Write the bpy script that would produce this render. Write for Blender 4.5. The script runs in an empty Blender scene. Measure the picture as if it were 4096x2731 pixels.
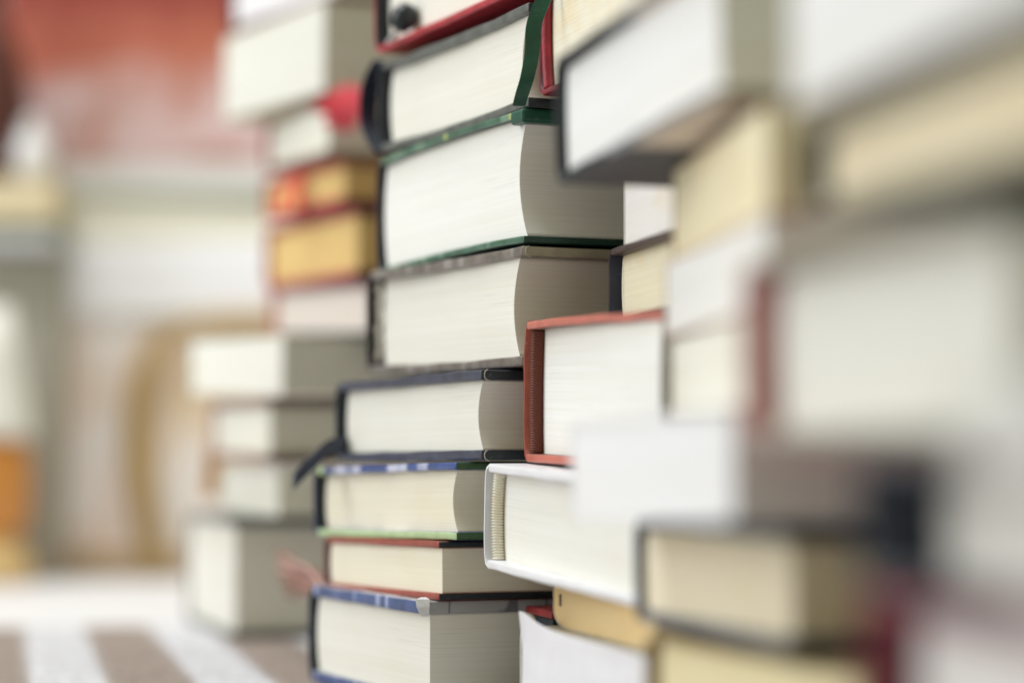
import bpy, bmesh, math, random
from mathutils import Vector, Matrix, noise
random.seed(7)
scene = bpy.context.scene
COL = scene.collection

# ------------------------------------------------------------------ camera
cam_d = bpy.data.cameras.new('camera')
cam = bpy.data.objects.new('camera', cam_d)
COL.objects.link(cam)
cam.location = (0, 0, 0.09)
cam.rotation_euler = (math.radians(90 + 2.845), 0, 0)
cam_d.sensor_width = 36
cam_d.lens = 85
cam_d.clip_start = 0.02
cam_d.clip_end = 50
cam_d.dof.use_dof = True
cam_d.dof.focus_distance = 0.85
cam_d.dof.aperture_fstop = 3.15
scene.camera = cam

# ------------------------------------------------------------------ light
world = bpy.data.worlds.new('World')
scene.world = world
world.use_nodes = True
bg = world.node_tree.nodes['Background']
bg.inputs[0].default_value = (0.98, 0.985, 0.68, 1)
bg.inputs[1].default_value = 0.42

def area(name, loc, target, sx, sy, energy, color):
    d = bpy.data.lights.new(name, 'AREA')
    d.shape = 'RECTANGLE'; d.size = sx; d.size_y = sy
    d.energy = energy; d.color = color
    o = bpy.data.objects.new(name, d); COL.objects.link(o)
    o.location = loc
    o.rotation_euler = (Vector(target) - Vector(loc)).to_track_quat('-Z', 'Y').to_euler()
    return o
area('window_or_fill_light', (-3.2, 0.42, 1.15), (0.0, 0.9, 0.15), 1.9, 1.6, 37, (0.87, 0.905, 1.0))
area('overhead_fill_light', (-0.5, 1.2, 1.75), (-0.35, 1.5, 0.0), 0.9, 0.9, 20, (0.97, 0.97, 1.0))  # added overhead fill to brighten the background and floor, no known fitting
area('window_or_fill_light', (-1.7, 1.15, 1.5), (-0.3, 1.9, 0.1), 1.0, 1.0, 17, (0.90, 0.92, 1.0))  # added fill for the background, not a second window

scene.view_settings.view_transform = 'Standard'
scene.view_settings.look = 'None'
scene.view_settings.exposure = 0.10
scene.view_settings.gamma = 1
scene.cycles.use_denoising = True
scene.cycles.max_bounces = 8

# ------------------------------------------------------------------ materials
def nodes(name):
    m = bpy.data.materials.new(name); m.use_nodes = True
    nt = m.node_tree
    return m, nt, nt.nodes['Principled BSDF']

def N(nt, t, **kw):
    n = nt.nodes.new(t)
    for k, v in kw.items(): setattr(n, k, v)
    return n

def coords(nt, scale, rot=(0, 0, 0)):
    tc = N(nt, 'ShaderNodeTexCoord'); mp = N(nt, 'ShaderNodeMapping')
    mp.inputs['Scale'].default_value = scale
    mp.inputs['Rotation'].default_value = rot
    nt.links.new(tc.outputs['Object'], mp.inputs['Vector'])
    return mp.outputs['Vector']

def noise_tex(nt, scale, detail=3, rough=.55, w=1.0):
    n = N(nt, 'ShaderNodeTexNoise')
    n.inputs['Scale'].default_value = w
    n.inputs['Detail'].default_value = detail
    n.inputs['Roughness'].default_value = rough
    nt.links.new(coords(nt, scale), n.inputs['Vector'])
    return n.outputs['Fac']

def ramp(nt, fac, stops, interp='LINEAR'):
    r = N(nt, 'ShaderNodeValToRGB'); r.color_ramp.interpolation = interp
    els = r.color_ramp.elements
    while len(els) < len(stops): els.new(.5)
    for e, (p, c) in zip(els, stops):
        e.position = p; e.color = (*c, 1) if len(c) == 3 else c
    nt.links.new(fac, r.inputs['Fac'])
    return r.outputs['Color']

def mix(nt, a, b, fac, mode='MIX'):
    m = N(nt, 'ShaderNodeMix', data_type='RGBA', blend_type=mode)
    for sock, v in ((m.inputs[6], a), (m.inputs[7], b)):
        if isinstance(v, tuple): sock.default_value = (*v, 1)
        else: nt.links.new(v, sock)
    if isinstance(fac, float): m.inputs[0].default_value = fac
    else: nt.links.new(fac, m.inputs[0])
    return m.outputs[2]

def bump(nt, bs, fac, strength, dist=.0004):
    b = N(nt, 'ShaderNodeBump')
    b.inputs['Strength'].default_value = strength
    b.inputs['Distance'].default_value = dist
    nt.links.new(fac, b.inputs['Height'])
    nt.links.new(b.outputs['Normal'], bs.inputs['Normal'])

cache = {}
def page(col=(.83, .80, .70), stain=0.25, lines=.09):
    """cut edge of a block of leaves: fine lines along the leaves, faint ageing"""
    key = ('page', col, stain, lines)
    if key in cache: return cache[key]
    m, nt, bs = nodes('page_edge')
    dark = tuple(c * (1 - lines) for c in col[:2]) + (col[2] * (1 - lines * 1.5),)
    f1 = noise_tex(nt, (4, 4, 1300), 2)
    c1 = mix(nt, dark, col, ramp(nt, f1, [(.3, (0, 0, 0)), (.55, (1, 1, 1))]))
    f2 = noise_tex(nt, (6, 6, 260), 3)
    c2 = mix(nt, c1, tuple(c * .95 for c in col), ramp(nt, f2, [(.52, (0, 0, 0)), (.72, (1, 1, 1))]))
    f3 = noise_tex(nt, (38, 38, 55), 4)
    age = (col[0] * .93, col[1] * .80, col[2] * .55)
    c3 = mix(nt, c2, age, ramp(nt, f3, [(.5, (0, 0, 0)), (.85, (stain,) * 3)]))
    f4 = noise_tex(nt, (3, 3, 75), 2)        # gatherings of slightly different paper
    c3 = mix(nt, c3, tuple(c * q for c, q in zip(col, (.92, .89, .82))), ramp(nt, f4, [(.45, (0, 0, 0)), (.62, (.55, .55, .55))]))
    f5 = noise_tex(nt, (22, 22, 2200), 1)    # thin dark lines: shade in gaps between leaves, painted into the colour
    c3 = mix(nt, c3, tuple(c * .62 for c in col), ramp(nt, f5, [(.70, (0, 0, 0)), (.78, (.6, .6, .6))]))
    nt.links.new(c3, bs.inputs['Base Color'])
    bs.inputs['Roughness'].default_value = .85
    bs.inputs['Specular IOR Level'].default_value = .2
    bump(nt, bs, f1, .35, .00025)
    cache[key] = m
    return m

def cloth(col, rough=.5, var=.25, weave=0.0, spec=.5, second=None, axis=0):
    key = ('cloth', col, rough, var, weave, spec, second, axis)
    if key in cache: return cache[key]
    m, nt, bs = nodes('cover')
    f = noise_tex(nt, (120, 120, 120), 4)
    lo = tuple(c * (1 - var) for c in col); hi = tuple(min(1, c * (1 + var) + .01 * var) for c in col)
    c = mix(nt, lo, hi, ramp(nt, f, [(.3, (0, 0, 0)), (.7, (1, 1, 1))]))
    if second:
        sc = [6, 6, 6]; sc[axis] = second[1]
        g = noise_tex(nt, tuple(sc), 2)
        c = mix(nt, c, second[0], ramp(nt, g, [(second[2], (0, 0, 0)), (second[2] + .04, (1, 1, 1))]))
        if len(second) > 3:
            g2 = noise_tex(nt, tuple(s * 1.37 for s in sc), 2)
            c = mix(nt, c, second[3], ramp(nt, g2, [(second[4], (0, 0, 0)), (second[4] + .05, (1, 1, 1))]))
    # scuffed, paler specks
    g3 = noise_tex(nt, (420, 420, 420), 2)
    c = mix(nt, c, tuple(min(1, x * 1.2 + .10) for x in col), ramp(nt, g3, [(.66, (0, 0, 0)), (.8, (.5, .5, .5))]))
    nt.links.new(c, bs.inputs['Base Color'])
    bs.inputs['Roughness'].default_value = rough
    bs.inputs['Specular IOR Level'].default_value = spec
    bump(nt, bs, noise_tex(nt, (900, 900, 900), 2), .25 + weave, .00025)
    cache[key] = m
    return m

def marked(col, mark, n=60, seed=3):
    """pale jacket with thin dark strokes across it"""
    m, nt, bs = nodes('marked_jacket')
    g = noise_tex(nt, (n, 3, 8), 1)
    band = ramp(nt, g, [(.47, (0, 0, 0)), (.485, (.8, .8, .8)), (.50, (.8, .8, .8)), (.515, (0, 0, 0))])
    f = noise_tex(nt, (60, 60, 200), 4)
    base = mix(nt, tuple(c * .82 for c in col), col, f)
    c = mix(nt, base, mark, band)
    nt.links.new(c, bs.inputs['Base Color'])
    bs.inputs['Roughness'].default_value = .6
    return m

def halves(a, b, edge):
    """binding cloth near the spine, paper sides beyond it"""
    m, nt, bs = nodes('quarter_binding')
    tc = N(nt, 'ShaderNodeTexCoord'); sp = N(nt, 'ShaderNodeSeparateXYZ')
    nt.links.new(tc.outputs['Object'], sp.inputs[0])
    mt = N(nt, 'ShaderNodeMath', operation='GREATER_THAN'); mt.inputs[1].default_value = edge
    nt.links.new(sp.outputs['Y'], mt.inputs[0])
    c = mix(nt, a, b, mt.outputs[0])
    nt.links.new(c, bs.inputs['Base Color'])
    bs.inputs['Roughness'].default_value = .55
    return m

# ------------------------------------------------------------------ helpers
def mesh_obj(name, bm, mats, parent=None, smooth=False):
    bmesh.ops.recalc_face_normals(bm, faces=bm.faces)
    me = bpy.data.meshes.new(name)
    bm.to_mesh(me); bm.free()
    for m in (mats if isinstance(mats, (list, tuple)) else [mats]): me.materials.append(m)
    if smooth:
        for p in me.polygons: p.use_smooth = True
    o = bpy.data.objects.new(name, me); COL.objects.link(o)
    o.parent = parent
    return o

def tag(o, label, cat, group=None, kind=None):
    o['label'] = label; o['category'] = cat
    if group: o['group'] = group
    if kind: o['kind'] = kind
    return o

def thing(name, label, cat, loc, yaw=0, tilt=0, group=None):
    o = bpy.data.objects.new(name, None); COL.objects.link(o)
    o.empty_display_size = .02
    o.location = loc
    o.rotation_mode = 'XYZ'
    o.rotation_euler = (math.radians(tilt), 0, math.radians(yaw))
    return tag(o, label, cat, group)

def box_bm(x0, x1, y0, y1, z0, z1, bev=0, seg=2, bm=None):
    b = bmesh.new()
    bmesh.ops.create_cube(b, size=1)
    for v in b.verts:
        v.co = Vector((x0 + (v.co.x + .5) * (x1 - x0), y0 + (v.co.y + .5) * (y1 - y0), z0 + (v.co.z + .5) * (z1 - z0)))
    if bev:
        bmesh.ops.bevel(b, geom=b.edges[:], offset=bev, segments=seg, profile=.5, affect='EDGES', clamp_overlap=True)
    return b

def cuts(bm, axis, a, b, n):
    no = [0, 0, 0]; no[axis] = 1
    for i in range(1, n):
        co = [0, 0, 0]; co[axis] = a + (b - a) * i / n
        bmesh.ops.bisect_plane(bm, geom=bm.verts[:] + bm.edges[:] + bm.faces[:], plane_co=co, plane_no=no, dist=1e-7)

def extrude_profile(prof, x0, x1, inner=None, nx=1):
    """closed (y, z) outline swept along x, caps with their own vertices"""
    bm = bmesh.new()
    rings = [[bm.verts.new((x0 + (x1 - x0) * k / nx, y, z)) for y, z in prof] for k in range(nx + 1)]
    n = len(prof)
    for r0, r1 in zip(rings, rings[1:]):
        for i in range(n):
            f = bm.faces.new((r0[i], r0[(i + 1) % n], r1[(i + 1) % n], r1[i])); f.smooth = True
    return bm

def cap(bm, prof, x, flip=False):
    vs = [bm.verts.new((x, y, z)) for y, z in prof]
    if flip: vs.reverse()
    return bm.faces.new(vs)

def sheet_strip(pts, widths, wdir, thick=.0004):
    """thin ribbon along pts; wdir gives the width direction per point"""
    bm = bmesh.new(); rows = []
    n = len(pts)
    for i, p in enumerate(pts):
        p = Vector(p); t = (Vector(pts[min(i + 1, n - 1)]) - Vector(pts[max(i - 1, 0)])).normalized()
        w = Vector(wdir[i] if isinstance(wdir, list) else wdir).normalized()
        nrm = t.cross(w).normalized() * thick / 2; h = w * widths[i] / 2
        rows.append([bm.verts.new(p + a) for a in (-h - nrm, h - nrm, h + nrm, -h + nrm)])
    for r0, r1 in zip(rows, rows[1:]):
        for i in range(4): bm.faces.new((r0[i], r0[(i + 1) % 4], r1[(i + 1) % 4], r1[i]))
    bm.faces.new(rows[0]); bm.faces.new(rows[-1][::-1])
    return bm

def smooth_path(pts, k=6):
    """Catmull-Rom through pts"""
    P = [Vector(p) for p in pts]; P = [P[0] * 2 - P[1]] + P + [P[-1] * 2 - P[-2]]
    out = []
    for i in range(1, len(P) - 2):
        for j in range(k):
            t = j / k
            out.append(.5 * ((2 * P[i]) + (P[i + 1] - P[i - 1]) * t + (2 * P[i - 1] - 5 * P[i] + 4 * P[i + 1] - P[i + 2]) * t * t
                             + (3 * P[i] - P[i - 1] - 3 * P[i + 1] + P[i + 2]) * t ** 3))
    out.append(P[-2]); return out

def tube_bm(pts, rads, seg=12, flat=1.0):
    bm = bmesh.new(); rings = []
    n = len(pts)
    for i, p in enumerate(pts):
        t = (Vector(pts[min(i + 1, n - 1)]) - Vector(pts[max(i - 1, 0)])).normalized()
        a = t.orthogonal() if abs(t.z) < .9 else Vector((1, 0, 0))
        if abs(t.y) < .95: a = Vector((0, 1, 0)) - t * t.y
        a.normalize(); b = t.cross(a)
        r = rads[i]
        rings.append([bm.verts.new(Vector(p) + a * math.cos(q) * r * flat + b * math.sin(q) * r) for q in [2 * math.pi * k / seg for k in range(seg)]])
    for r0, r1 in zip(rings, rings[1:]):
        for i in range(seg):
            f = bm.faces.new((r0[i], r0[(i + 1) % seg], r1[(i + 1) % seg], r1[i])); f.smooth = True
    bm.faces.new(rings[0]); bm.faces.new(rings[-1][::-1])
    return bm

def lathe_bm(prof, seg=48):
    bm = bmesh.new(); rings = []
    for r, z in prof:
        rings.append([bm.verts.new((r * math.cos(2 * math.pi * k / seg), r * math.sin(2 * math.pi * k / seg), z)) for k in range(seg)])
    for r0, r1 in zip(rings, rings[1:]):
        for i in range(seg):
            f = bm.faces.new((r0[i], r0[(i + 1) % seg], r1[(i + 1) % seg], r1[i])); f.smooth = True
    bm.faces.new(rings[0]); bm.faces.new(rings[-1][::-1])
    return bm

POSE = {   # x, y, z of the head / fore-edge corner, yaw, tilt (deg), width, thickness, height (m)
    'C1': (0.006, 0.85, 0.2581, 24.96, -0.68, 0.1489, 0.0429, 0.2),
    'C2': (0.0057, 0.85, 0.2153, 24.3, 0.28, 0.1481, 0.0371, 0.21),
    'C3': (0.0041, 0.85, 0.1671, 23.96, -0.71, 0.1477, 0.0474, 0.22),
    'C4': (0.0034, 0.85, 0.1237, 24.45, 0.74, 0.1538, 0.0423, 0.22),
    'C5': (-0.0109, 0.855, 0.0906, 25.27, -0.24, 0.1438, 0.032, 0.21),
    'C6': (-0.0198, 0.86, 0.0622, 25.37, -0.97, 0.1439, 0.0278, 0.2),
    'C7': (-0.0262, 0.865, 0.0407, 23.53, -0.75, 0.1254, 0.0209, 0.2),
    'C8': (-0.0317, 0.865, 0.0016, 23.09, 0.0, 0.1305, 0.0388, 0.22),
    'M0': (0.0407, 0.75, 0.219, 16.64, 0.0, 0.1096, 0.0463, 0.17),
    'M1': (0.0573, 0.748, 0.1631, 12.9, 0.0, 0.0841, 0.0519, 0.19),
    'M2': (0.0551, 0.738, 0.1372, 12.06, 0.0, 0.1043, 0.0264, 0.19),
    'M3': (0.0446, 0.725, 0.0858, 18.19, 1.81, 0.1316, 0.0493, 0.18),
    'M4': (0.04, 0.71, 0.0465, 19.78, 2.49, 0.1489, 0.0367, 0.19),
    'M5': (0.0413, 0.7, 0.0349, 11.85, -0.33, 0.1328, 0.0142, 0.19),
    'M6': (0.0388, 0.71, 0.0016, 16.89, 0.0, 0.1254, 0.0325, 0.19),
    'R1': (0.0495, 0.5859, 0.1785, 15.22, -2.56, 0.1399, 0.0381, 0.19),
    'R2': (0.0591, 0.558, 0.1472, 5.43, 0.11, 0.1355, 0.026, 0.17),
    'R3': (0.059, 0.558, 0.1258, 6.36, -0.1, 0.1357, 0.0214, 0.18),
    'R4': (0.0543, 0.558, 0.1028, 3.6, 0.1, 0.1351, 0.0214, 0.18),
    'R5': (0.0495, 0.5425, 0.0764, 14.64, -0.76, 0.1311, 0.0256, 0.19),
    'R6': (0.0634, 0.5626, 0.0457, 13.53, -0.17, 0.1244, 0.0287, 0.18),
    'R7': (0.0762, 0.5301, 0.0016, 17.2, 0.0, 0.1363, 0.0421, 0.19),
    'N1': (0.0836, 0.37, 0.1625, 11.3, 0.15, 0.1326, 0.0361, 0.17),
    'N2': (0.0833, 0.37, 0.1382, 8.36, 1.53, 0.1466, 0.0201, 0.17),
    'N3': (0.0769, 0.4, 0.0936, 11.52, 0.5, 0.1327, 0.039, 0.17),
    'N4': (0.0794, 0.32, 0.0677, 7.47, 0.0, 0.1261, 0.0231, 0.16),
    'N5': (0.082, 0.32, 0.0016, 7.34, 0.0, 0.1361, 0.0648, 0.16),
    'N6': (0.0701, 0.27, 0.089, 0.56, 0.0, 0.1, 0.0116, 0.12),
    'L1': (-0.0895, 1.2, 0.3207, 26.39, 2.67, 0.1565, 0.0343, 0.19),
    'L2': (-0.0944, 1.2, 0.2742, 25.5, 1.8, 0.1552, 0.0465, 0.19),
    'L3': (-0.0943, 1.2, 0.2414, 17.6, 3.28, 0.1471, 0.0306, 0.19),
    'L4': (-0.0855, 1.2, 0.2187, 20.75, 2.12, 0.1498, 0.022, 0.19),
    'L5': (-0.0789, 1.2, 0.1817, 22.85, 1.11, 0.152, 0.035, 0.19),
    'L6': (-0.0738, 1.2, 0.1522, 23.72, 2.45, 0.1531, 0.0275, 0.19),
    'L7': (-0.1145, 1.2, 0.1228, 24.58, 1.69, 0.154, 0.0303, 0.19),
    'L8': (-0.1229, 1.205, 0.0896, 18.0, 0.64, 0.1472, 0.0325, 0.19),
    'L9': (-0.1167, 1.205, 0.0623, 17.99, -0.03, 0.1472, 0.0264, 0.19),
    'L10': (-0.1404, 1.21, 0.0016, 16.6, 0.0, 0.1461, 0.0602, 0.2),
}


# ------------------------------------------------------------------ books
def bend(bm, W, T, bow, seed):
    """slow warp shared by every part of a book"""
    for v in bm.verts:
        s = max(0, min(1, v.co.y / W))
        v.co.z += bow * 4 * s * (1 - s)

def wobble(bm, amp, scale, seed):
    for v in bm.verts:
        q = Vector((v.co.x * scale + seed * 3.1, v.co.y * scale, v.co.z * scale))
        v.co += Vector((noise.noise(q), noise.noise(q + Vector((9, 2, 5))), noise.noise(q + Vector((3, 7, 1))))) * amp

def board(x0, x1, y0, y1, z0, z1, mats, W, T, bow, seed, rnd=.0007):
    bm = box_bm(x0, x1, y0, y1, z0, z1, min(rnd, (z1 - z0) * .42), 3)
    bm.normal_update()
    for f in bm.faces:
        n = f.normal
        f.material_index = 1 if n.x < -.55 else (2 if n.y < -.55 else 0)
        f.smooth = True
    cuts(bm, 1, y0, y1, 18); cuts(bm, 0, x0, x1, 10)
    bend(bm, W, T, bow, seed)
    wobble(bm, .00036, 48, seed)
    return bm

def hardcover(pid, name, label, pages, head, fore=None, main=None, spine=None, inner=None, group=None, ct=.0026, ov=.0032,
              cd=.004, sb=.0022, st=.0018, bow=0, band=None, hollow=.0015, gap_top=0, ov_fore=None, bandw=.0018, bandx=.0019, shead=None, ovn=None):
    x, y, z, yaw, tilt, W, T, L = POSE[pid]
    seed = sum(map(ord, pid))
    fore = fore or head; main = main or fore; spine = spine or head; inner = inner or spine
    ovf = ov if ov_fore is None else ov_fore
    root = thing(name, label, 'book', (x, y, z), yaw, tilt, group)
    hy = W - .0035 - sb                      # boards stop at the hinge
    for z0, z1 in ((0, ct), (T - ct, T)):
        o = mesh_obj('cover_board', board(0, L, 0, hy + .0012, z0, z1, None, W, T, bow, seed + z0 * 999), [main, head, fore], root)
    # spine: rounded strip from board to board
    n = 26; out = []; inn = []
    for i in range(n + 1):
        t = i / n; q = abs(2 * t - 1)
        d = (1 - q ** 5) ** .4
        out.append((hy + (W - hy) * d, T * t))
        inn.append((hy + .0004 + (W - st - hy) * ((1 - q ** 6) ** .4), st * .8 + (T - 1.6 * st) * t))
    prof = out + inn[::-1]
    bm = extrude_profile(prof, 0.0003, L - .0003, nx=14)
    bm.faces.ensure_lookup_table()
    # faces on the inside of the hollow
    for f in bm.faces:
        c = f.calc_center_median()
        f.material_index = 0
    m = len(prof)
    for k, f in enumerate(bm.faces):
        if k % m >= n + 1: f.material_index = 2
    for xx, fl in ((.0003, False), (L - .0003, True)):
        for i in range(n):
            a, b, c, d = out[i], out[i + 1], inn[i + 1], inn[i]
            vs = [bm.verts.new((xx, *q)) for q in (a, b, c, d)]
            f = bm.faces.new(vs); f.material_index = 1
    bmesh.ops.remove_doubles(bm, verts=bm.verts[:], dist=1e-6)
    bend(bm, W, T, bow, seed); wobble(bm, .00025, 70, seed)
    mesh_obj('spine', bm, [spine, shead or spine, inner], root, smooth=False)
    # page block
    z0, z1 = ct + .00005, T - ct - .00005 - gap_top
    yb = W - st - hollow - sb; yf = ovf
    prof = []
    k = 30
    for i in range(k + 1):                   # fore-edge, hollowed
        t = i / k
        prof.append((yf + cd * math.sin(math.pi * t) ** .85, z0 + (z1 - z0) * t))
    for i in range(1, 12): prof.append((yf + (yb - yf) * i / 12, z1))
    for i in range(k + 1):                   # rounded back
        t = 1 - i / k
        prof.append((yb + sb * math.sin(math.pi * t) ** .7 - (.0006 if i in (0, k) else 0), z0 + (z1 - z0) * t))
    for i in range(1, 12): prof.append((yb + (yf - yb) * i / 12, z0))
    bm = extrude_profile(prof, ov, L - ov)
    cap(bm, prof, ov); cap(bm, prof, L - ov, True)
    if ovn is not None:                      # leaves slanting out of square with the boards
        for v in bm.verts:
            if v.co.x < L / 2: v.co.x = ovn + (ov - ovn) * v.co.y / W
    bend(bm, W, T, bow, seed)
    mesh_obj('page_block', bm, pages, root)
    if band:
        col, ribs, kind = band
        steps = int(ribs * 8) if kind == 'rib' else 60
        pts = []; rr = []
        for i in range(steps + 1):
            t = i / steps
            yy = yb + sb * math.sin(math.pi * max(0.02, min(.98, t))) ** .7 - bandw * .55
            pts.append(Vector((ov + .0003 - .0006, yy, z0 + .0003 + (z1 - z0 - .0006) * t)))
            r = bandw
            if kind == 'rib': r *= 1 + .17 * math.sin(2 * math.pi * ribs * t) + .04 * noise.noise(Vector((t * 40, 0, 0)))
            else: r *= 1 + .07 * noise.noise(Vector((t * 9, 3, 0)))
            rr.append(r)
        bm = tube_bm(pts, rr, 16)
        for v in bm.verts:                   # flatter than round
            v.co.x = (v.co.x - ov) * bandx / bandw + ov - bandx * .75
        bend(bm, W, T, bow, seed)
        mesh_obj('headband', bm, col, root)
    return root

def paperback(pid, name, label, pages, cover, spine=None, inside=None, group=None, ct=.0005, bow=0, cd=0.0, round_low=0, round_up=0, coverless=False):
    x, y, z, yaw, tilt, W, T, L = POSE[pid]
    seed = sum(map(ord, pid))
    root = thing(name, label, 'book', (x, y, z), yaw, tilt, group)
    k = 20; z0, z1 = ct + .00005, T - ct - .00005
    yb = W - ct - .0001
    def outline(y0, yb, z0, z1, cdx):
        prof = [(y0 + cdx * math.sin(math.pi * i / k), z0 + (z1 - z0) * i / k) for i in range(k + 1)]
        prof += [(y0 + (yb - y0 - round_up) * i / 16, z1) for i in range(1, 16)]
        if round_up:
            prof += [(yb - round_up + round_up * math.sin(a), z1 - min(round_up * .5, T * .45) * (1 - math.cos(a))) for a in [math.pi / 2 * i / 10 for i in range(11)]]
        else: prof.append((yb, z1))
        rz = min(round_low * .5, T * .45)
        if round_low:
            prof += [(yb - round_low * (1 - math.cos(a)), z0 + rz - rz * math.sin(a)) for a in [math.pi / 2 * i / 10 for i in range(11)]]
        else: prof.append((yb, z0))
        prof += [(y0 + (yb - round_low - y0) * (1 - i / 16), z0) for i in range(1, 16)]
        return prof
    prof = outline(.0004, yb, z0, z1, cd)
    bm = extrude_profile(prof, .0004, L - .0004)
    cap(bm, prof, .0004); cap(bm, prof, L - .0004, True)
    bend(bm, W, T, bow, seed)
    mesh_obj('page_block', bm, pages, root)
    # wrapper: one C-shaped sheet round the back
    o = outline(0, W, 0, T, 0)[k:]; i_ = outline(0, yb, z0, z1, 0)[k:]
    c = list(zip(o, i_))
    bm = bmesh.new(); rings = []
    nx = 10
    for a in range(nx + 1):
        xx = L * a / nx
        rings.append([(bm.verts.new((xx, *p)), bm.verts.new((xx, *q))) for p, q in c])
    for r0, r1 in zip(rings, rings[1:]):
        for j in range(len(c) - 1):
            f = bm.faces.new((r0[j][0], r0[j + 1][0], r1[j + 1][0], r1[j][0]))
            f.material_index = 0
            f = bm.faces.new((r0[j][1], r1[j][1], r1[j + 1][1], r0[j + 1][1]))
        for j in (0, len(c) - 1):
            bm.faces.new((r0[j][0], r1[j][0], r1[j][1], r0[j][1]))
    for r in (rings[0], rings[-1]):
        for j in range(len(c) - 1): bm.faces.new((r[j][0], r[j + 1][0], r[j + 1][1], r[j][1]))
    bend(bm, W, T, bow, seed)
    mesh_obj('cover', bm, [cover], root)
    return root

def local(root, p):
    m = Matrix.Translation(root.location) @ root.rotation_euler.to_matrix().to_4x4()
    return m.inverted() @ Vector(p)

def ribbon(root, pts, width, mat, wdir=(.3, -1, 0), name='ribbon', thick=.0004, taper=1.0):
    P = smooth_path([local(root, p) for p in pts], 8)
    r = root.rotation_euler.to_matrix().inverted()
    n = len(P)
    ws = [width * (1 + (taper - 1) * i / (n - 1)) for i in range(n)]
    wd = r @ Vector(wdir)
    return mesh_obj(name, sheet_strip(P, ws, wd, thick), mat, root, smooth=False)

CREAM = page((.84, .825, .755), .12)
CREAM2 = page((.85, .80, .66), .3)
WHITE = page((.87, .865, .835), .08, .07)
OLDY = page((.80, .62, .33), .5)
YELL = page((.84, .70, .42), .4)
IVORY = page((.84, .79, .65), .45, .12)

G_C = 'books in the tall centre stack'
G_M = 'books in the stack in sharp focus'
G_R = 'books in the blurred stack right of centre'
G_N = 'books in the nearest stack at the right edge'
G_L = 'books in the blurred stack left of centre'

black = cloth((.012, .021, .028), .5)
navy = cloth((.016, .024, .05), .42)
inkb = cloth((.008, .014, .019), .6)

# ---- the setting
def floor_mat():
    m, nt, bs = nodes('white_floor')
    f = noise_tex(nt, (7, 7, 7), 4)
    nt.links.new(mix(nt, (.74, .73, .73), (.80, .80, .81), f), bs.inputs['Base Color'])
    bs.inputs['Roughness'].default_value = .55
    bump(nt, bs, noise_tex(nt, (160, 160, 160), 3), .2, .0004)
    return m
def wall_mat():
    m, nt, bs = nodes('plaster_wall')
    f = noise_tex(nt, (3, 3, 3), 4)
    nt.links.new(mix(nt, (.36, .32, .26), (.44, .40, .33), f), bs.inputs['Base Color'])
    bs.inputs['Roughness'].default_value = .9
    return m
bm = box_bm(-3, 3, -1.0, 3.02, -.02, 0)
tag(mesh_obj('floor', bm, floor_mat()), 'smooth white floor under the rug and the books', 'floor', kind='structure')
bm = box_bm(-3, 3, 3.0, 3.1, 0, 2.4)
tag(mesh_obj('wall', bm, wall_mat()), 'plain greige room wall far behind the books', 'wall', kind='structure')

def rug_mat():
    m, nt, bs = nodes('woven_rug')
    tc = N(nt, 'ShaderNodeTexCoord'); sp = N(nt, 'ShaderNodeSeparateXYZ')
    nt.links.new(tc.outputs['Object'], sp.inputs[0])
    wob = noise_tex(nt, (30, 30, 1), 2)
    ad = N(nt, 'ShaderNodeMath', operation='MULTIPLY_ADD'); ad.inputs[1].default_value = .003
    nt.links.new(wob, ad.inputs[0]); nt.links.new(sp.outputs['X'], ad.inputs[2])
    md = N(nt, 'ShaderNodeMath', operation='PINGPONG'); md.inputs[1].default_value = .0327
    sh = N(nt, 'ShaderNodeMath', operation='ADD'); sh.inputs[1].default_value = -.0575 + .654
    nt.links.new(ad.outputs[0], sh.inputs[0]); nt.links.new(sh.outputs[0], md.inputs[0])
    s = ramp(nt, md.outputs[0], [(.0155, (1, 1, 1)), (.0165, (0, 0, 0))])
    v = N(nt, 'ShaderNodeTexVoronoi'); v.inputs['Scale'].default_value = 1
    nt.links.new(coords(nt, (230, 130, 1)), v.inputs['Vector'])
    weave = ramp(nt, v.outputs['Distance'], [(.1, (1, 1, 1)), (.7, (.45, .45, .45))])
    n2 = noise_tex(nt, (90, 90, 1), 4)
    white = mix(nt, (.62, .62, .66), (.78, .78, .81), n2)
    brown = mix(nt, (.28, .22, .185), (.42, .345, .30), n2)
    c = mix(nt, white, brown, s)
    c = mix(nt, c, weave, .5, 'MULTIPLY')
    nt.links.new(c, bs.inputs['Base Color'])
    bs.inputs['Roughness'].default_value = .95
    bump(nt, bs, v.outputs['Distance'], .6, .001)
    return m
rug_yaw = 11.7
bm = box_bm(-.7, 1.0, -.6, 1.334, 0, .0016, .0007, 2)
rug = mesh_obj('rug', bm, rug_mat())
rug.rotation_euler = (0, 0, math.radians(rug_yaw))
tag(rug, 'woven rug with broad white and taupe stripes lying under the book stacks', 'rug')

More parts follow.
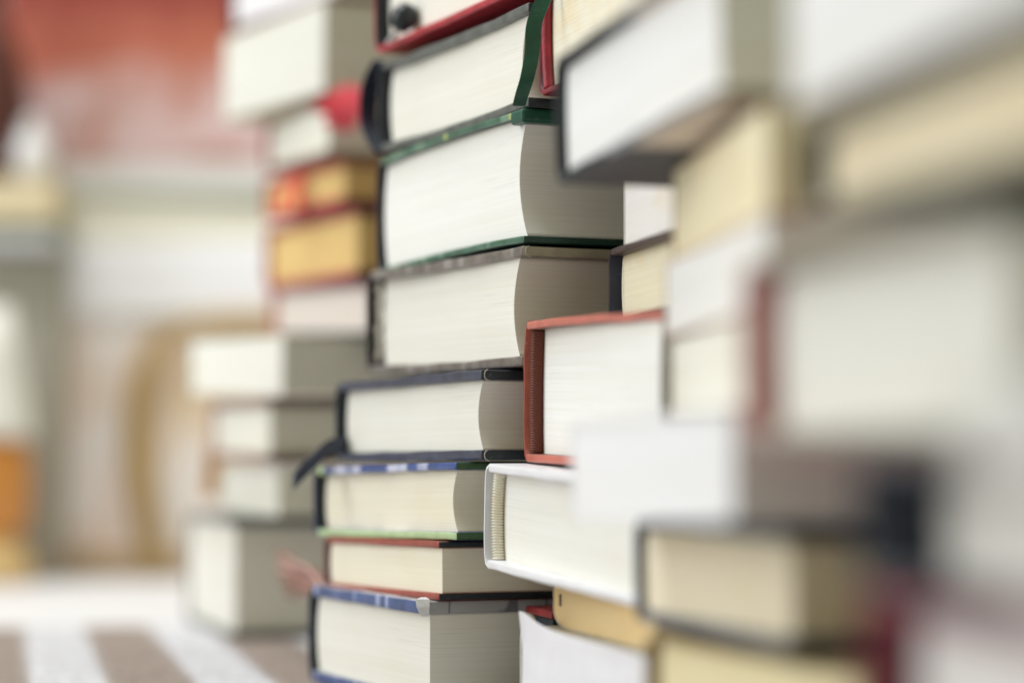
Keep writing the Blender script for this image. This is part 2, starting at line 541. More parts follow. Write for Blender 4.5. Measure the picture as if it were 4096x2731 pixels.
# ---- far things
G_F = 'things on the floor in the blurred background'
def printed_mat():
    """red sleeve, its printing paling to pink in torn cloudy patches"""
    m, nt, bs = nodes('printed_sleeve')
    tc = N(nt, 'ShaderNodeTexCoord'); sp = N(nt, 'ShaderNodeSeparateXYZ')
    nt.links.new(tc.outputs['Object'], sp.inputs[0])
    n1 = noise_tex(nt, (14, 14, 14), 3)
    a = N(nt, 'ShaderNodeMath', operation='MULTIPLY_ADD'); a.inputs[1].default_value = .09
    nt.links.new(n1, a.inputs[0]); nt.links.new(sp.outputs['Z'], a.inputs[2])
    c = ramp(nt, a.outputs[0], [(.043, (.36, .11, .06)), (.060, (.66, .50, .49)), (.098, (.64, .46, .45)), (.128, (.46, .13, .075)), (.175, (.26, .035, .025))])
    n2 = noise_tex(nt, (22, 22, 10), 2)
    c = mix(nt, c, (.42, .13, .06), ramp(nt, n2, [(.52, (0, 0, 0)), (.7, (.6, .6, .6))]))
    nt.links.new(c, bs.inputs['Base Color']); bs.inputs['Roughness'].default_value = .5
    return m
def plain(col, rough=.6, var=.08, sc=25):
    m, nt, bs = nodes('painted')
    f = noise_tex(nt, (sc, sc, sc), 3)
    nt.links.new(mix(nt, tuple(c * (1 - var) for c in col), tuple(min(1, c * (1 + var)) for c in col), f), bs.inputs['Base Color'])
    bs.inputs['Roughness'].default_value = rough
    return m
def patchy(a, b, sc, lo=.42, hi=.6):
    m, nt, bs = nodes('patchy_paint')
    f = noise_tex(nt, sc, 2)
    nt.links.new(mix(nt, a, b, ramp(nt, f, [(lo, (0, 0, 0)), (hi, (1, 1, 1))])), bs.inputs['Base Color'])
    bs.inputs['Roughness'].default_value = .6
    return m

cab = thing('side_table', 'white side table on curved golden legs, standing behind the blurred books', 'table', (-.36, 1.90, 0))
white_p = plain((.90, .90, .93), .6, .03); gold = plain((.42, .28, .10), .45, .25); pinkw = patchy((.88, .74, .66), (.92, .87, .86), (14, 14, 11), .44, .58)
mesh_obj('table_top', box_bm(-.003, .30, 0, .30, .203, .262, .004), white_p, cab)
mesh_obj('side_panel', box_bm(.004, .078, .006, .02, .02, .2029), pinkw, cab)
mesh_obj('inner_panel', box_bm(.0785, .29, .012, .025, .02, .2028), patchy((.86, .68, .48), (.92, .86, .83), (20, 20, 12), .42, .58), cab)
mesh_obj('base_rail', box_bm(.006, .29, -.004, .03, 0, .0199, .003), plain((.50, .36, .22), .5, .2), cab)
arc = smooth_path([(.080, -.006, .0), (.074, -.006, .05), (.066, -.006, .10), (.067, -.006, .145), (.080, -.006, .178), (.106, -.006, .196), (.150, -.006, .200), (.20, -.006, .199)], 8)
mesh_obj('leg', tube_bm(arc, [.0088 + .002 * math.sin(i * .12) for i in range(len(arc))], 14), gold, cab)
arc = smooth_path([(.285, .02, .0), (.287, .02, .10), (.275, .02, .17), (.255, .02, .195), (.21, .02, .197)], 8)
mesh_obj('leg', tube_bm(arc, [.0075] * len(arc), 14), gold, cab)
cab2 = lathe_bm([(.004, .0), (.011, .001), (.013, .01), (.009, .03), (.007, .09), (.010, .14), (.013, .18), (.014, .202)], 24)
for v in cab2.verts: v.co += Vector((-.018 + .025, .27, 0))
mesh_obj('leg', cab2, gold, cab)

b = thing('book', 'big cream book lying flat on the white table, under the grey one', 'book', (-.362, 1.905, .262), 1.5)
mesh_obj('page_block', box_bm(.001, .27, .001, .2, .002, .0325, .0005), page((.83, .81, .71), .1), b)
for z0 in (0, .0326): mesh_obj('cover_board', box_bm(0, .272, 0, .202, z0, z0 + (.002 if z0 == 0 else .0022), .0006), plain((.62, .61, .55)), b)
mesh_obj('spine', box_bm(.0, .272, .2021, .204, 0, .0348, .0006), plain((.62, .61, .55)), b)
b = thing('book', 'grey book with a mossy green lower cover, lying under the red sleeved box', 'book', (-.366, 1.907, .2970), -1.0)
mesh_obj('page_block', box_bm(.001, .26, .001, .18, .006, .0285, .0005), page((.74, .73, .72), .1), b)
mesh_obj('cover_board', box_bm(0, .262, 0, .182, 0, .0058, .0012), plain((.22, .25, .14), .6, .3), b)
mesh_obj('cover_board', box_bm(0, .262, 0, .182, .0286, .0306, .0008), plain((.60, .52, .50)), b)
mesh_obj('spine', box_bm(0, .262, .1821, .184, 0, .0306, .0006), plain((.22, .25, .14), .6, .3), b)
b = thing('book_box', 'upright red box with cloudy pink printing, tallest of the blurred background things', 'box', (-.408, 1.925, .3277), 0)
mesh_obj('slipcase', box_bm(0, .215, 0, .12, 0, .26, .002), printed_mat(), b)
mesh_obj('page_block', box_bm(.003, .212, .1201, .122, .003, .257), page((.82, .78, .70), .1), b)

v = thing('vase', 'dark maroon vase at the left edge, on top of the beige books', 'vase', (-.412, 1.868, .3055))
mesh_obj('body', lathe_bm([(.024, 0), (.028, .002), (.036, .03), (.038, .06), (.030, .10), (.018, .125), (.013, .145), (.017, .16), (.014, .159)]), plain((.10, .03, .025), .3, .3), v)
mesh_obj('rim', lathe_bm([(.0135, .1591), (.0185, .1591), (.019, .164), (.0145, .1645)]), plain((.26, .32, .24), .3, .3), v)
j = thing('jar', 'small glossy white jar right beside the maroon vase', 'jar', (-.3705, 1.858, .3055))
mesh_obj('body', lathe_bm([(.009, 0), (.013, .004), (.0155, .018), (.014, .03), (.009, .038)], 32), plain((.85, .85, .86), .25), j)
mesh_obj('lid', lathe_bm([(.0085, .0381), (.010, .0385), (.0095, .043), (.004, .047), (.002, .052)], 32), plain((.80, .78, .76), .25), j)
# pile the vase and the jar stand on
for i, (z0, t, c, yw, lab) in enumerate((
        (0.262, .012, (.30, .33, .25), 3, 'dark mossy green book, lowest under the maroon vase'),
        (.2742, .0312, (.62, .53, .36), 1, 'thick beige book directly under the maroon vase'))):
    b = thing('book', lab, 'book', (-.4855, 1.828, z0), yw, 0, 'books under the vase')
    mesh_obj('page_block', box_bm(.002, .137, .002, .063, .0012, t - .0012, .0005), page(tuple(min(1, q * 1.15) for q in c), .1), b)
    for zz in (0, t - .0011): mesh_obj('cover_board', box_bm(0, .139, 0, .065, zz, zz + .0011, .0004), plain(c), b)
    mesh_obj('spine', box_bm(0, .139, .0651, .0665, 0, t, .0005), plain(c), b)
st = thing('plinth', 'tall grey plinth in shade carrying the vase at the left edge', 'plinth', (-.499, 1.825, 0))
mesh_obj('body', box_bm(0, .150, .03, .07, 0, .2499, .003), plain((.38, .36, .30), .7), st)
mesh_obj('cap', box_bm(-.004, .155, -.004, .0725, .25, .2618, .002), plain((.42, .42, .42), .6), st)
lp = thing('table_lamp', 'unlit lamp with cream shade and orange base at the lower left edge', 'lamp', (-.398, 1.80, 0))
mesh_obj('lamp_shade', lathe_bm([(.023, .204), (.025, .206), (.033, .165), (.041, .118), (.043, .108), (.040, .1075)]), plain((.86, .85, .79), .8), lp)
mesh_obj('lamp_base', lathe_bm([(.030, .036), (.038, .045), (.040, .07), (.039, .095), (.034, .107)]), plain((.66, .27, .05), .4, .15), lp)
mesh_obj('foot', lathe_bm([(.040, 0), (.044, .002), (.040, .02), (.031, .0355)]), plain((.74, .52, .24), .4, .15), lp)


# ---- the stacks
# centre stack, top to bottom
red = cloth((.42, .025, .04), .4); dgrey = cloth((.11, .118, .112), .38, .35)
b = hardcover('C1', 'book', 'red bound book with black lined spine and a dark bead, topmost of the centre stack', CREAM, red, red, red, red, inkb, G_C, ct=.0028, ov=.0060, ovn=.0025, cd=.003)
bead = lathe_bm([(.0008, -.0058), (.0034, -.005), (.0052, -.0015), (.0054, .0015), (.0036, .005), (.0012, .006)], 24)
bead.transform(Matrix.Rotation(.5, 4, 'Y'))
o = mesh_obj('bead', bead, cloth((.008, .014, .018), .35), b); o.location = local(b, [(-0.043, 0.955, 0.2662)][0])
ribbon(b, [(-0.0441, 0.956, 0.2633), (-0.0465, 0.957, 0.26), (-0.0493, 0.961, 0.2575)], .0022, cloth((.5, .5, .5), .5), (1, 0, 0), 'cord', .0014)
b = hardcover('C2', 'book', 'thick book in scuffed charcoal binding, between the red book and the green one', CREAM, dgrey, black, dgrey, cloth((.012, .022, .030), .45), inkb, G_C, ct=.0034, ov=.0046, ovn=.0025, cd=.0058, bow=-.0012, sb=.004)
ribbon(b, [(-0.054, 1.0, 0.2566), (-0.0579, 1.005, 0.2509), (-0.0604, 1.01, 0.2426), (-0.0599, 1.008, 0.2313), (-0.0561, 1.0, 0.222), (-0.0526, 0.995, 0.2173)], .0075, navy, (.95, .3, 0), 'ribbon', .0010)
ribbon(b, [(-0.0547, 1.02, 0.2525), (-0.0594, 1.03, 0.2511), (-0.0608, 1.03, 0.2466)], .0060, cloth((.45, .03, .04), .5), (.95, .3, 0), 'ribbon', .0010)
green = cloth((.045, .13, .085), .28, .4, second=((.16, .28, .20), 50, .55, (.40, .46, .16), .66), axis=1)
greenf = cloth((.004, .040, .026), .45, .3, second=((.06, .12, .02), 25, .66), axis=0)
b = hardcover('C3', 'book', 'thickest white paged book with glossy dark green covers, middle of the centre stack', WHITE, green, greenf, greenf, cloth((.075, .016, .026), .4), inkb, G_C, ct=.0026, ov=.003, cd=.0068, sb=.004, bow=.001)
gr = cloth((.004, .060, .034), .35, .3)
ribbon(b, [(0.0141, 0.842, 0.258), (0.0103, 0.838, 0.2496), (0.0076, 0.835, 0.2413), (0.007, 0.834, 0.232), (0.0054, 0.832, 0.2233), (0.0036, 0.834, 0.2176), (0.0024, 0.838, 0.2139)], .0060, gr, (1, .1, 0), 'ribbon', .0005, .75)
o = mesh_obj('cover_corner', box_bm(-.0006, .016, -.0006, .010, POSE['C3'][6] - .0046, POSE['C3'][6] + .0004, .0012, 3), cloth((.004, .075, .045), .4), b)
fold = cloth((.42, .40, .34), .6)
def corner_folds(b, pid, zs):
    for z in zs:
        P_ = smooth_path([(.0032, -.0001, z - .0021), (.0016, -.0003, z - .0014), (.0012, -.0003, z), (.0016, -.0003, z + .0012), (.0026, -.0001, z + .0018)], 6)
        mesh_obj('corner_fold', tube_bm(P_, [.00022] * len(P_), 8), fold, b)
brn = cloth((.17, .145, .13), .32, .4, second=((.30, .28, .27), 90, .58), axis=1)
beige = cloth((.36, .33, .25), .6, .18)
b = hardcover('C4', 'book', 'thick book with beige edged brown top cover and black spine, under the green book', CREAM, brn, beige, brn, black, cloth((.03, .018, .015), .5), G_C, ct=.0036, ov=.006, ovn=.002, cd=.0058, sb=.003, bow=-.0008, hollow=.004)
T4, W4 = POSE['C4'][6], POSE['C4'][5]
bmf = bmesh.new()
for k in range(9):
    z = .008 + k * .0034 + random.uniform(-.001, .001); y = W4 - .0052 - random.uniform(0, .003)
    w = random.uniform(.0016, .0034)
    bmf.faces.new([bmf.verts.new(q) for q in ((.0022, y, z), (.0030, y + .0004, z - .002), (.0040, y, z - w), (.0052, y - .0004, z + .0016), (.0034, y, z + .0034))])
mesh_obj('torn_lining', bmf, cloth((.84, .81, .74), .8), b)
corner_folds(b, 'C4', (T4 - .0018,))
nv = cloth((.040, .046, .080), .38, .35)
b = hardcover('C5', 'book', 'navy clothbound book with a dark ribbon hanging from its spine', CREAM, nv, black, nv, navy, inkb, G_C, ct=.0036, ov=.0042, ovn=.0028, cd=.0045, sb=.003)
T5 = POSE['C5'][6]
corner_folds(b, 'C5', (.0018, T5 - .0018))
ribbon(b, [(-0.0666, 0.985, 0.0953), (-0.0695, 0.98, 0.0967), (-0.0744, 0.975, 0.0953), (-0.0792, 0.97, 0.0907), (-0.0835, 0.965, 0.0862), (-0.0865, 0.962, 0.0824)], .0068, navy, (0, .3, 1), 'ribbon', .0026)
blu = cloth((.035, .075, .26), .28, .3, second=((.55, .58, .74), 26, .52, (.46, .62, .22), .60), axis=1)
lime = cloth((.42, .56, .30), .45, .12); dkgreen = cloth((.025, .075, .018), .5)
b = hardcover('C6', 'book', 'book with shiny blue and lime top cover and pale green bottom cover', CREAM2, blu, dkgreen, blu, cloth((.014, .030, .12), .4), inkb, G_C, ct=.0028, ov=.0046, ovn=.0028, cd=.0045, sb=.003)
for ch in [c for c in b.children if c.name.startswith('cover_board')]:
    if max(v.co.z for v in ch.data.vertices) < .01: ch.data.materials[1] = lime
rbr = cloth((.30, .055, .035), .42, .25)
b = hardcover('C7', 'book', 'thin book bound in red brown with black fore edges and a tan tassel', CREAM2, rbr, inkb, rbr, cloth((.13, .03, .028), .45), None, G_C, ct=.0024, ov=.002, cd=0, sb=.002, ov_fore=.0012)
tans = [cloth((.56, .34, .28), .7), cloth((.34, .17, .12), .7), cloth((.24, .10, .08), .7)]
for q in [[(-0.0763, 0.985, 0.0396), (-0.0869, 1.04, 0.0419), (-0.0988, 1.1, 0.0415), (-0.1086, 1.14, 0.048), (-0.1126, 1.1561, 0.0462)], [(-0.0763, 0.985, 0.0391), (-0.084, 1.04, 0.041), (-0.0957, 1.1, 0.0406), (-0.1053, 1.14, 0.0456), (-0.1088, 1.1511, 0.0439)], [(-0.0763, 0.985, 0.0388), (-0.0875, 1.04, 0.0443), (-0.0994, 1.1, 0.0441), (-0.1084, 1.14, 0.0465), (-0.114, 1.1723, 0.0441)], [(-0.0763, 0.985, 0.0389), (-0.0857, 1.04, 0.0427), (-0.0976, 1.1, 0.0423), (-0.1053, 1.14, 0.0456), (-0.111, 1.1742, 0.043)], [(-0.0763, 0.985, 0.0392), (-0.0843, 1.04, 0.0426), (-0.0961, 1.1, 0.0423), (-0.1047, 1.14, 0.0451), (-0.1079, 1.1471, 0.0436)], [(-0.0763, 0.985, 0.0391), (-0.0838, 1.04, 0.0431), (-0.0956, 1.1, 0.0427), (-0.1063, 1.14, 0.0443), (-0.1099, 1.152, 0.0426)], [(-0.0763, 0.985, 0.0392), (-0.083, 1.04, 0.0421), (-0.0947, 1.1, 0.0417), (-0.1041, 1.14, 0.0424), (-0.1081, 1.1566, 0.0405)], [(-0.0763, 0.985, 0.0388), (-0.0862, 1.04, 0.0397), (-0.0981, 1.1, 0.0392), (-0.1053, 1.14, 0.042), (-0.1079, 1.1417, 0.0407)], [(-0.0763, 0.985, 0.0392), (-0.0868, 1.04, 0.0401), (-0.0987, 1.1, 0.0396), (-0.1075, 1.14, 0.0408), (-0.1113, 1.1537, 0.0389)], [(-0.0763, 0.985, 0.039), (-0.0842, 1.04, 0.0389), (-0.096, 1.1, 0.0383), (-0.103, 1.14, 0.0411), (-0.1064, 1.1511, 0.0394)], [(-0.0763, 0.985, 0.0387), (-0.0858, 1.04, 0.0394), (-0.0976, 1.1, 0.0388), (-0.1056, 1.14, 0.039), (-0.1084, 1.144, 0.0376)], [(-0.0763, 0.985, 0.0395), (-0.0846, 1.04, 0.0399), (-0.0964, 1.1, 0.0393), (-0.1067, 1.14, 0.0395), (-0.1104, 1.1532, 0.0377)], [(-0.0763, 0.985, 0.0388), (-0.087, 1.04, 0.0396), (-0.0989, 1.1, 0.039), (-0.1059, 1.14, 0.0382), (-0.112, 1.1782, 0.0352)], [(-0.0763, 0.985, 0.0387), (-0.0858, 1.04, 0.037), (-0.0976, 1.1, 0.0363), (-0.1031, 1.14, 0.0362), (-0.1085, 1.171, 0.0335)], [(-0.0763, 0.985, 0.0394), (-0.0841, 1.04, 0.0389), (-0.0959, 1.1, 0.0383), (-0.1044, 1.14, 0.0355), (-0.1075, 1.1477, 0.0339)], [(-0.0763, 0.985, 0.0394), (-0.0848, 1.04, 0.04), (-0.0966, 1.1, 0.0395), (-0.104, 1.14, 0.0367), (-0.1064, 1.1404, 0.0355)], [(-0.0763, 0.985, 0.0394), (-0.084, 1.04, 0.0372), (-0.0958, 1.1, 0.0365), (-0.1055, 1.14, 0.0359), (-0.1083, 1.1439, 0.0345)], [(-0.0763, 0.985, 0.0396), (-0.0841, 1.04, 0.0353), (-0.0959, 1.1, 0.0345), (-0.101, 1.14, 0.0345), (-0.1041, 1.1467, 0.0329)], [(-0.0763, 0.985, 0.0394), (-0.0853, 1.04, 0.037), (-0.0971, 1.1, 0.0363), (-0.1022, 1.14, 0.0344), (-0.1083, 1.1799, 0.0312)], [(-0.0763, 0.985, 0.0387), (-0.0835, 1.04, 0.0359), (-0.0953, 1.1, 0.0352), (-0.1044, 1.14, 0.0328), (-0.1086, 1.1591, 0.0305)], [(-0.0763, 0.985, 0.0394), (-0.0859, 1.04, 0.0358), (-0.0978, 1.1, 0.035), (-0.1036, 1.14, 0.0323), (-0.1094, 1.1756, 0.0292)], [(-0.0763, 0.985, 0.0394), (-0.0846, 1.04, 0.0347), (-0.0964, 1.1, 0.0338), (-0.1007, 1.14, 0.0313), (-0.1039, 1.1483, 0.0297)], [(-0.0763, 0.985, 0.0387), (-0.0853, 1.04, 0.0331), (-0.0972, 1.1, 0.0321), (-0.1032, 1.14, 0.0297), (-0.1077, 1.1626, 0.0272)], [(-0.0763, 0.985, 0.0389), (-0.0808, 1.04, 0.0357), (-0.0924, 1.1, 0.0349), (-0.0995, 1.14, 0.0301), (-0.1046, 1.1698, 0.0272)], [(-0.0763, 0.985, 0.0388), (-0.0843, 1.04, 0.0366), (-0.0961, 1.1, 0.0359), (-0.1015, 1.14, 0.0301), (-0.1073, 1.177, 0.0269)], [(-0.0763, 0.985, 0.0388), (-0.0823, 1.04, 0.0347), (-0.094, 1.1, 0.0339), (-0.1019, 1.14, 0.0279), (-0.1063, 1.1611, 0.0255)]]:
    ribbon(b, q, .0018, random.choice(tans), (0, .3, 1), 'tassel_strand', .0009)
bcl = cloth((.05, .085, .22), .45, .3, second=((.35, .40, .60), 130, .60), axis=1)
b = hardcover('C8', 'book', 'blue clothbound book in a grey creased jacket, lowest of the centre stack', CREAM, bcl, marked((.40, .40, .41), (.09, .09, .12), 75), cloth((.40, .40, .42), .5), cloth((.022, .036, .07), .45), inkb, G_C, ct=.0046, ov=.003, cd=0, sb=.004, ov_fore=.0008)
o = mesh_obj('jacket_flap', sheet_strip([Vector((.0002, -.0012, POSE['C8'][6] - .0052)), Vector((-.0005, -.0014, POSE['C8'][6] - .002)), Vector((-.0003, -.0004, POSE['C8'][6] + .0006)), Vector((.0005, .0012, POSE['C8'][6] + .0012))], [.003, .0045, .005, .002], (1, -.2, 0), .0004), cloth((.70, .70, .72), .6), b)

# stack in focus
maroon = cloth((.20, .012, .022), .45, .3, weave=.4)
b = hardcover('M0', 'book', 'red spined book with yellow stained pages behind the green ribbon', page((.85, .80, .66), .9), maroon, maroon, maroon, maroon, cloth((.075, .010, .014), .5), G_M, ct=.0022, ov=.0036, cd=0, sb=.003,
              band=(cloth((.30, .014, .028), .5, .3, weave=.6), 30, 'flat'))
b = paperback('M1', 'paperback_book', 'crisp white paperback with brown specks, directly above the small dark brown book', page((.86, .83, .80), .7, .04), cloth((.74, .73, .69), .6, .06), group=G_M, cd=0)
dbr = cloth((.075, .050, .045), .45, .3)
b = hardcover('M2', 'book', 'small old book with frayed dark brown binding and yellowed pages', page((.86, .80, .60), .8), dbr, dbr, dbr, cloth((.03, .016, .02), .5), cloth((.010, .012, .022), .7), G_M, ct=.0024, ov=.0044, cd=0, sb=.0022, hollow=.0008)
fr = []
bmf = bmesh.new(); z = .0026
W2, T2 = POSE['M2'][5], POSE['M2'][6]
while z < T2 - .0032:
    dz = random.uniform(.0005, .0013); w = random.uniform(.0004, .0013); y0 = W2 - .0058
    vs = [bmf.verts.new(p) for p in ((.0043, y0, z), (.0041, y0 + w, z + dz * .5), (.0043, y0, z + dz), (.0052, y0, z + dz * .5))]
    bmf.faces.new(vs[:3]); bmf.faces.new((vs[0], vs[2], vs[3])); z += dz
mesh_obj('torn_lining', bmf, cloth((.72, .70, .64), .8), b)
salmon = cloth((.52, .145, .105), .38, .14); rust = cloth((.30, .052, .024), .5, .22, weave=.3)
def twill():
    m, nt, bs = nodes('twill_band')
    w = N(nt, 'ShaderNodeTexWave'); w.wave_type = 'BANDS'; w.bands_direction = 'DIAGONAL'
    w.inputs['Scale'].default_value = 1; w.inputs['Distortion'].default_value = 1.5; w.inputs['Detail'].default_value = 2
    nt.links.new(coords(nt, (420, 420, 700)), w.inputs['Vector'])
    c = mix(nt, (.075, .014, .008), (.23, .052, .022), w.outputs['Fac'])
    nt.links.new(c, bs.inputs['Base Color']); bs.inputs['Roughness'].default_value = .6
    bump(nt, bs, w.outputs['Fac'], .8, .0005)
    return m
b = hardcover('M3', 'book', 'salmon bound book with woven rust headband, sharpest in the picture', WHITE, salmon, cloth((.22, .06, .05), .5), cloth((.25, .13, .11), .4, .14), cloth((.27, .060, .042), .42), rust, G_M, ct=.0029, ov=.0062, ovn=.0006, cd=.001, sb=.0012, st=.0016, hollow=.0008,
              band=(twill(), 30, 'flat'), bandw=.0020, bandx=.0025, ov_fore=.002, bow=.0005)
whc = cloth((.80, .80, .83), .35, .04)
def ribbed():
    m, nt, bs = nodes('ribbed_band')
    f = noise_tex(nt, (900, 900, 300), 2); g = noise_tex(nt, (60, 60, 60), 2)
    c = mix(nt, (.68, .62, .45), (.86, .84, .76), f)
    c = mix(nt, c, (.74, .60, .34), ramp(nt, g, [(.5, (0, 0, 0)), (.75, (.6, .6, .6))]))
    nt.links.new(c, bs.inputs['Base Color']); bs.inputs['Roughness'].default_value = .6
    bump(nt, bs, f, .4, .0002)
    return m
b = hardcover('M4', 'book', 'white hardcover with cream ribbed headband, under the salmon book', page((.86, .85, .80), .2, .05), whc, whc, whc, whc, cloth((.62, .62, .63), .6, .05), G_M, ct=.0030, ov=.0064, ovn=.003, cd=.002, sb=.0022, st=.0012, hollow=.0004,  # spine lining greyer than the white cover: its shade put into the colour
              band=(ribbed(), 30, 'rib'), bandw=.0019, bandx=.0021)
aged = page((.77, .58, .31), .8, .05)
b = paperback('M5', 'paperback_book', 'thin yellowed paperback with a small ink tick, squeezed under the white hardcover', aged, cloth((.55, .47, .33), .6), group=G_M, round_low=.018)
mesh_obj('ink_tick', box_bm(-.00012, .0003, POSE['M5'][5] - .0112, POSE['M5'][5] - .0096, .0072, .0112, .0001), cloth((.10, .085, .10), .7), b)
b = hardcover('M6', 'book', 'white book whose curling dust jacket stands up at its spine, lowest of the sharp stack', CREAM, cloth((.42, .38, .28), .5), cloth((.42, .38, .28), .5), None, cloth((.5, .48, .44), .5), None, G_M, ct=.0022, ov=.003, cd=0, sb=.001)
b6 = b
k = thing('pocket_book', 'small black pocket book with red top cover, half hidden under the yellowed paperback', 'book', (.0135, .8405, .0016), 14, 0, G_M)
mesh_obj('page_block', box_bm(.0015, .095, .002, .034, .0023, .0339, .0003), inkb, k)
mesh_obj('cover_board', box_bm(0, .098, 0, .036, .034, .0367, .0007), cloth((.24, .014, .018), .45), k)
mesh_obj('cover_board', box_bm(0, .098, 0, .036, 0, .0022, .0006), cloth((.24, .014, .018), .45), k)
mesh_obj('spine', box_bm(0.0004, .0976, -.0004, .0014, .0024, .0338, .0005), inkb, k)
b = b6
top = [(0.1136, 0.0386), (0.1096, 0.0383), (0.1042, 0.0368), (0.0922, 0.0347), (0.0782, 0.0339), (0.0603, 0.0336), (0.039, 0.0334), (0.0148, 0.0329), (-0.0078, 0.0324), (-0.0257, 0.0321)]      # upper edge of the jacket in the book's own (y, z)
low = [0.1186, 0.1146, 0.1086, 0.0951, 0.0801, 0.0621, 0.0399, 0.0157, -0.0078, -0.0257]
bmj = bmesh.new(); cols = []
for i, ((ty, tz), ly) in enumerate(zip(top, low)):
    row = []
    for k in range(15):
        t = k / 14; zz = tz * (1 - t) + .0003 * t
        tt = min(1.3, (tz - zz) / .026)
        yy = ty + (ly - ty) * tt
        cr = .0016 * math.sin(2.6 * t + i * .55) * math.exp(-i * .28) + .0005 * noise.noise(Vector((i * .9, t * 4, 0)))
        curl = -.0022 * math.exp(-i * .8) * (1 - t) ** 2
        row.append(bmj.verts.new((-.003 + cr + curl, yy, zz)))
    cols.append(row)
for a, c in zip(cols, cols[1:]):
    for k in range(14): bmj.faces.new((a[k], c[k], c[k + 1], a[k + 1])).smooth = True
q = [bmj.verts.new(v.co + Vector((.0075, .0012, -.0012))) for v in cols[0]]
for k in range(14): bmj.faces.new((cols[0][k], cols[0][k + 1], q[k + 1], q[k]))
jk = mesh_obj('dust_jacket', bmj, cloth((.78, .77, .80), .45, .03), b)
sol = jk.modifiers.new('thickness', 'SOLIDIFY'); sol.thickness = .00030
sub = jk.modifiers.new('smooth', 'SUBSURF'); sub.levels = 1; sub.render_levels = 2

# blurred stack right of centre
b = hardcover('R1', 'book', 'bright white paged book in black quarter binding, topmost right of centre', page((.87, .87, .87), .02, .03), halves((.20, .21, .22), (.014, .020, .028), .088), cloth((.30, .27, .22), .5), halves((.64, .54, .44), (.030, .035, .042), .068), cloth((.010, .016, .026), .5), inkb, G_R, ct=.0028, ov=.0034, cd=.001, sb=.0015, hollow=.0008)

b = paperback('R2', 'paperback_book', 'yellow paged paperback with brown shaded front, under the black quarter bound book', page((.88, .79, .56), .3), cloth((.46, .36, .26), .6), group=G_R)
b = paperback('R3', 'paperback_book', 'white paperback with a faint pink top cover, beside the pink spined book', page((.85, .84, .82), .1), cloth((.60, .42, .36), .6), group=G_R)
b = paperback('R4', 'paperback_book', 'cream paperback level with the salmon book, lying on the brightest white one', page((.80, .78, .70), .1), cloth((.70, .66, .54), .6), group=G_R)
b = paperback('R5', 'paperback_book', 'brightest white paperback, sticking out furthest left over the white hardcover', page((.88, .88, .90), 0, .01), cloth((.80, .80, .82), .5, .04), group=G_R)
b = hardcover('R6', 'book', 'navy bound book with warm yellow pages, near the bottom right of centre', page((.90, .81, .62), .3), cloth((.12, .13, .16), .4), navy, navy, cloth((.010, .014, .034), .5), inkb, G_R, ct=.0030, ov=.003, cd=0, sb=.001, hollow=.0004)
b = hardcover('R7', 'book', 'golden yellow paged book at the bottom, directly under the navy bound one', page((.87, .77, .50), .3), cloth((.30, .21, .09), .6, .2), group=G_R, ct=.0012, ov=.0040, ovn=.001, cd=0, sb=.001, st=.0014, hollow=.0006, main=cloth((.50, .40, .20), .6))


# nearest stack
b = paperback('N1', 'paperback_book', 'white paged paperback at the top right corner, topmost of the nearest stack', page((.86, .86, .87), .02), cloth((.52, .48, .42), .6), group=G_N)
b = hardcover('N2', 'book', 'cream paged book with dark green spine, second from the top right corner', page((.90, .79, .58), .3), cloth((.40, .37, .30), .5), cloth((.25, .25, .2), .5), cloth((.26, .27, .22), .5), cloth((.06, .075, .06), .5), inkb, G_N, ct=.0022, ov=.005, cd=0, sb=.003, st=.003)
b = hardcover('N3', 'book', 'thick pale paged book with dusty pink spine, in the middle of the nearest stack', page((.86, .85, .80), .08), cloth((.34, .34, .28), .5), cloth((.10, .10, .07), .5), cloth((.42, .40, .33), .5), cloth((.50, .20, .19), .5), cloth((.45, .20, .19), .5), G_N, ct=.0022, ov=.0078, cd=0, sb=.003, st=.0024, hollow=.001, ov_fore=.002)
b = paperback('N6', 'paperback_book', 'thin pale grey paperback closest to the lens at the right edge', page((.70, .69, .68), .05), cloth((.62, .61, .60), .6), group=G_N)
b = hardcover('N4', 'book', 'pale book with a wide dark navy spine, above the crimson bound one', page((.86, .83, .78), .1), halves((.50, .48, .45), (.012, .018, .040), .03), cloth((.4, .4, .38), .5), cloth((.16, .16, .17), .5), cloth((.010, .014, .035), .5), cloth((.012, .018, .040), .5), G_N, ct=.0020, ov=.016, ovn=.004, cd=0, sb=.003, st=.003, hollow=.001, ov_fore=.002)
b = hardcover('N5', 'book', 'very thick book with crimson binding and white pages at the bottom right corner', page((.88, .87, .87), .05), cloth((.30, .035, .06), .5), cloth((.2, .02, .04), .5), cloth((.25, .03, .05), .5), cloth((.15, .012, .03), .5), cloth((.15, .012, .03), .5), G_N, ct=.0026, ov=.011, ovn=.003, cd=0, sb=.003, st=.002, hollow=.002)

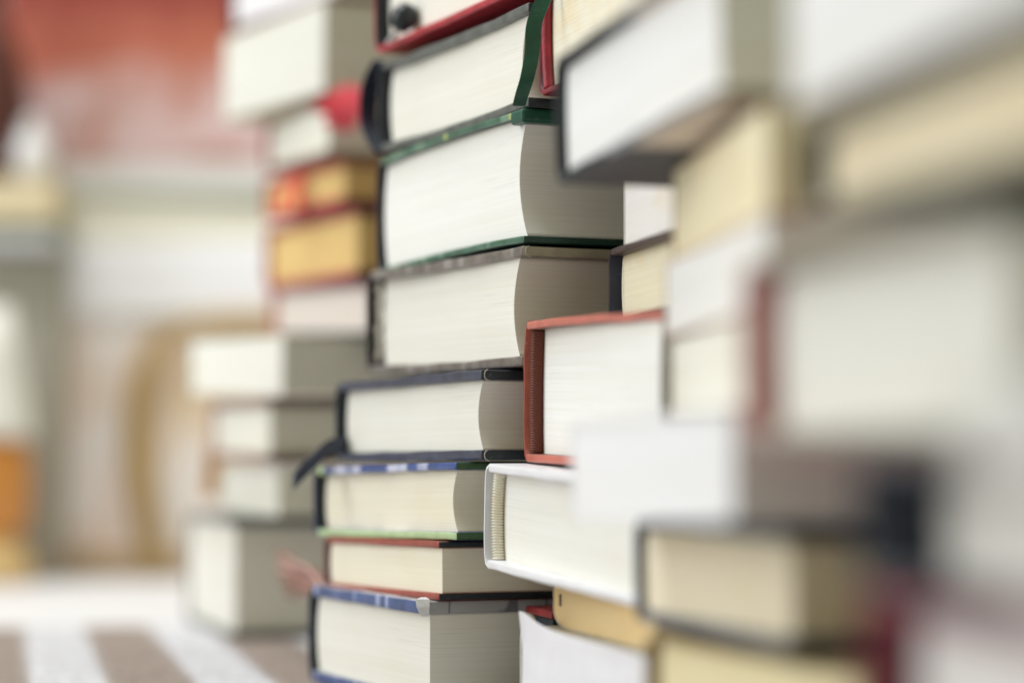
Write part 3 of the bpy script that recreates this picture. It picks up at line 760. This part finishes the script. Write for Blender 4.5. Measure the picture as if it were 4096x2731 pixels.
# blurred stack left of centre
wine = cloth((.11, .02, .03), .5)
b = hardcover('L1', 'book', 'white paged book with dark wine red cover edges, topmost left of centre', page((.78, .77, .79), .02), wine, wine, wine, wine, None, G_L, ct=.003, ov=.003, cd=0)
b = paperback('L2', 'paperback_book', 'very thick ivory paperback second from the top left of centre', page((.72, .715, .655), .15), cloth((.40, .36, .24), .6), group=G_L)
b = hardcover('L3', 'book', 'ivory paged book with olive cover edges and a bright red tassel on its front', page((.77, .76, .68), .2), cloth((.20, .09, .07), .5), cloth((.18, .15, .09), .5), None, cloth((.45, .09, .10), .5), None, G_L, ct=.0030, cd=0)
reds = cloth((.95, .10, .15), .35, .15)
for q in [[(-0.0755, 1.19, 0.2742), (-0.0794, 1.185, 0.2684), (-0.0825, 1.18, 0.2616), (-0.0865, 1.176, 0.2529)], [(-0.0762, 1.188, 0.2736), (-0.0827, 1.182, 0.2693), (-0.0896, 1.178, 0.2648), (-0.0926, 1.178, 0.2601)], [(-0.0744, 1.186, 0.2729), (-0.0772, 1.18, 0.266), (-0.0818, 1.176, 0.2581), (-0.0853, 1.178, 0.2536)]]:
    ribbon(b, q, .0120, reds, (1, .2, -.3), 'tassel_strand', .0012, 1.1)
b = hardcover('L4', 'book', 'golden paged book with a red tassel at its spine, left of centre', page((.74, .52, .22), .3), cloth((.55, .04, .06), .5), cloth((.24, .10, .06), .5), None, cloth((.50, .06, .05), .5), None, G_L, ct=.0030, cd=0)
for q in [[(-0.1117, 1.27, 0.2415), (-0.1123, 1.262, 0.2313), (-0.1122, 1.256, 0.2215)], [(-0.1149, 1.28, 0.2422), (-0.1199, 1.272, 0.2325), (-0.1223, 1.262, 0.2203)]]:
    ribbon(b, q, .0075, cloth((.90, .12, .07), .4), (-.4, .8, 0), 'tassel_strand', .0012, 1.3)
b = hardcover('L5', 'book', 'golden paged book in plum binding, under the one with the red tassel at its spine', page((.74, .52, .22), .3), cloth((.44, .05, .08), .5), cloth((.12, .03, .04), .5), None, cloth((.45, .07, .06), .5), None, G_L, ct=.0034, cd=0)
b = hardcover('L6', 'book', 'pinkish white paged book with salmon spine, left of the thick black spined book', page((.80, .72, .67), .1), cloth((.42, .14, .15), .5), cloth((.06, .07, .07), .5), None, cloth((.62, .20, .14), .5), cloth((.62, .20, .14), .5), G_L, ct=.0024, cd=0, ov=.004)
for ch in [c for c in b.children if c.name.startswith('cover_board')]:
    if max(v.co.z for v in ch.data.vertices) < .01: ch.data.materials[1] = cloth((.03, .05, .045), .5)
b = paperback('L7', 'paperback_book', 'white paperback sticking out leftwards under the salmon spined one', page((.79, .78, .71), .05), cloth((.45, .44, .36), .6), group=G_L)
b = hardcover('L8', 'book', 'white paged book with brown cover edges and a small orange tassel', page((.78, .765, .68), .05), cloth((.24, .11, .08), .5), cloth((.12, .05, .04), .5), None, cloth((.60, .38, .34), .5), None, G_L, ct=.0038, cd=0)
ribbon(b, [(-0.1661, 1.35, 0.0997), (-0.1683, 1.36, 0.09), (-0.17, 1.37, 0.0802), (-0.1704, 1.37, 0.0703)], .0085, cloth((.72, .36, .08), .5), (1, 0, 0), 'tassel', .003, .9)
b = paperback('L9', 'paperback_book', 'small white paperback with rounded back, second from the bottom left of centre', page((.78, .765, .68), .05), cloth((.16, .14, .11), .6), group=G_L, round_low=.03, round_up=.03)
b = hardcover('L10', 'book', 'tallest white paged book with grey spine, standing on the rug left of centre', page((.79, .775, .71), .02), cloth((.20, .21, .19), .5), cloth((.05, .055, .05), .5), None, cloth((.30, .27, .24), .5), cloth((.4, .38, .36), .5), G_L, ct=.0034, ov=.003, cd=0)
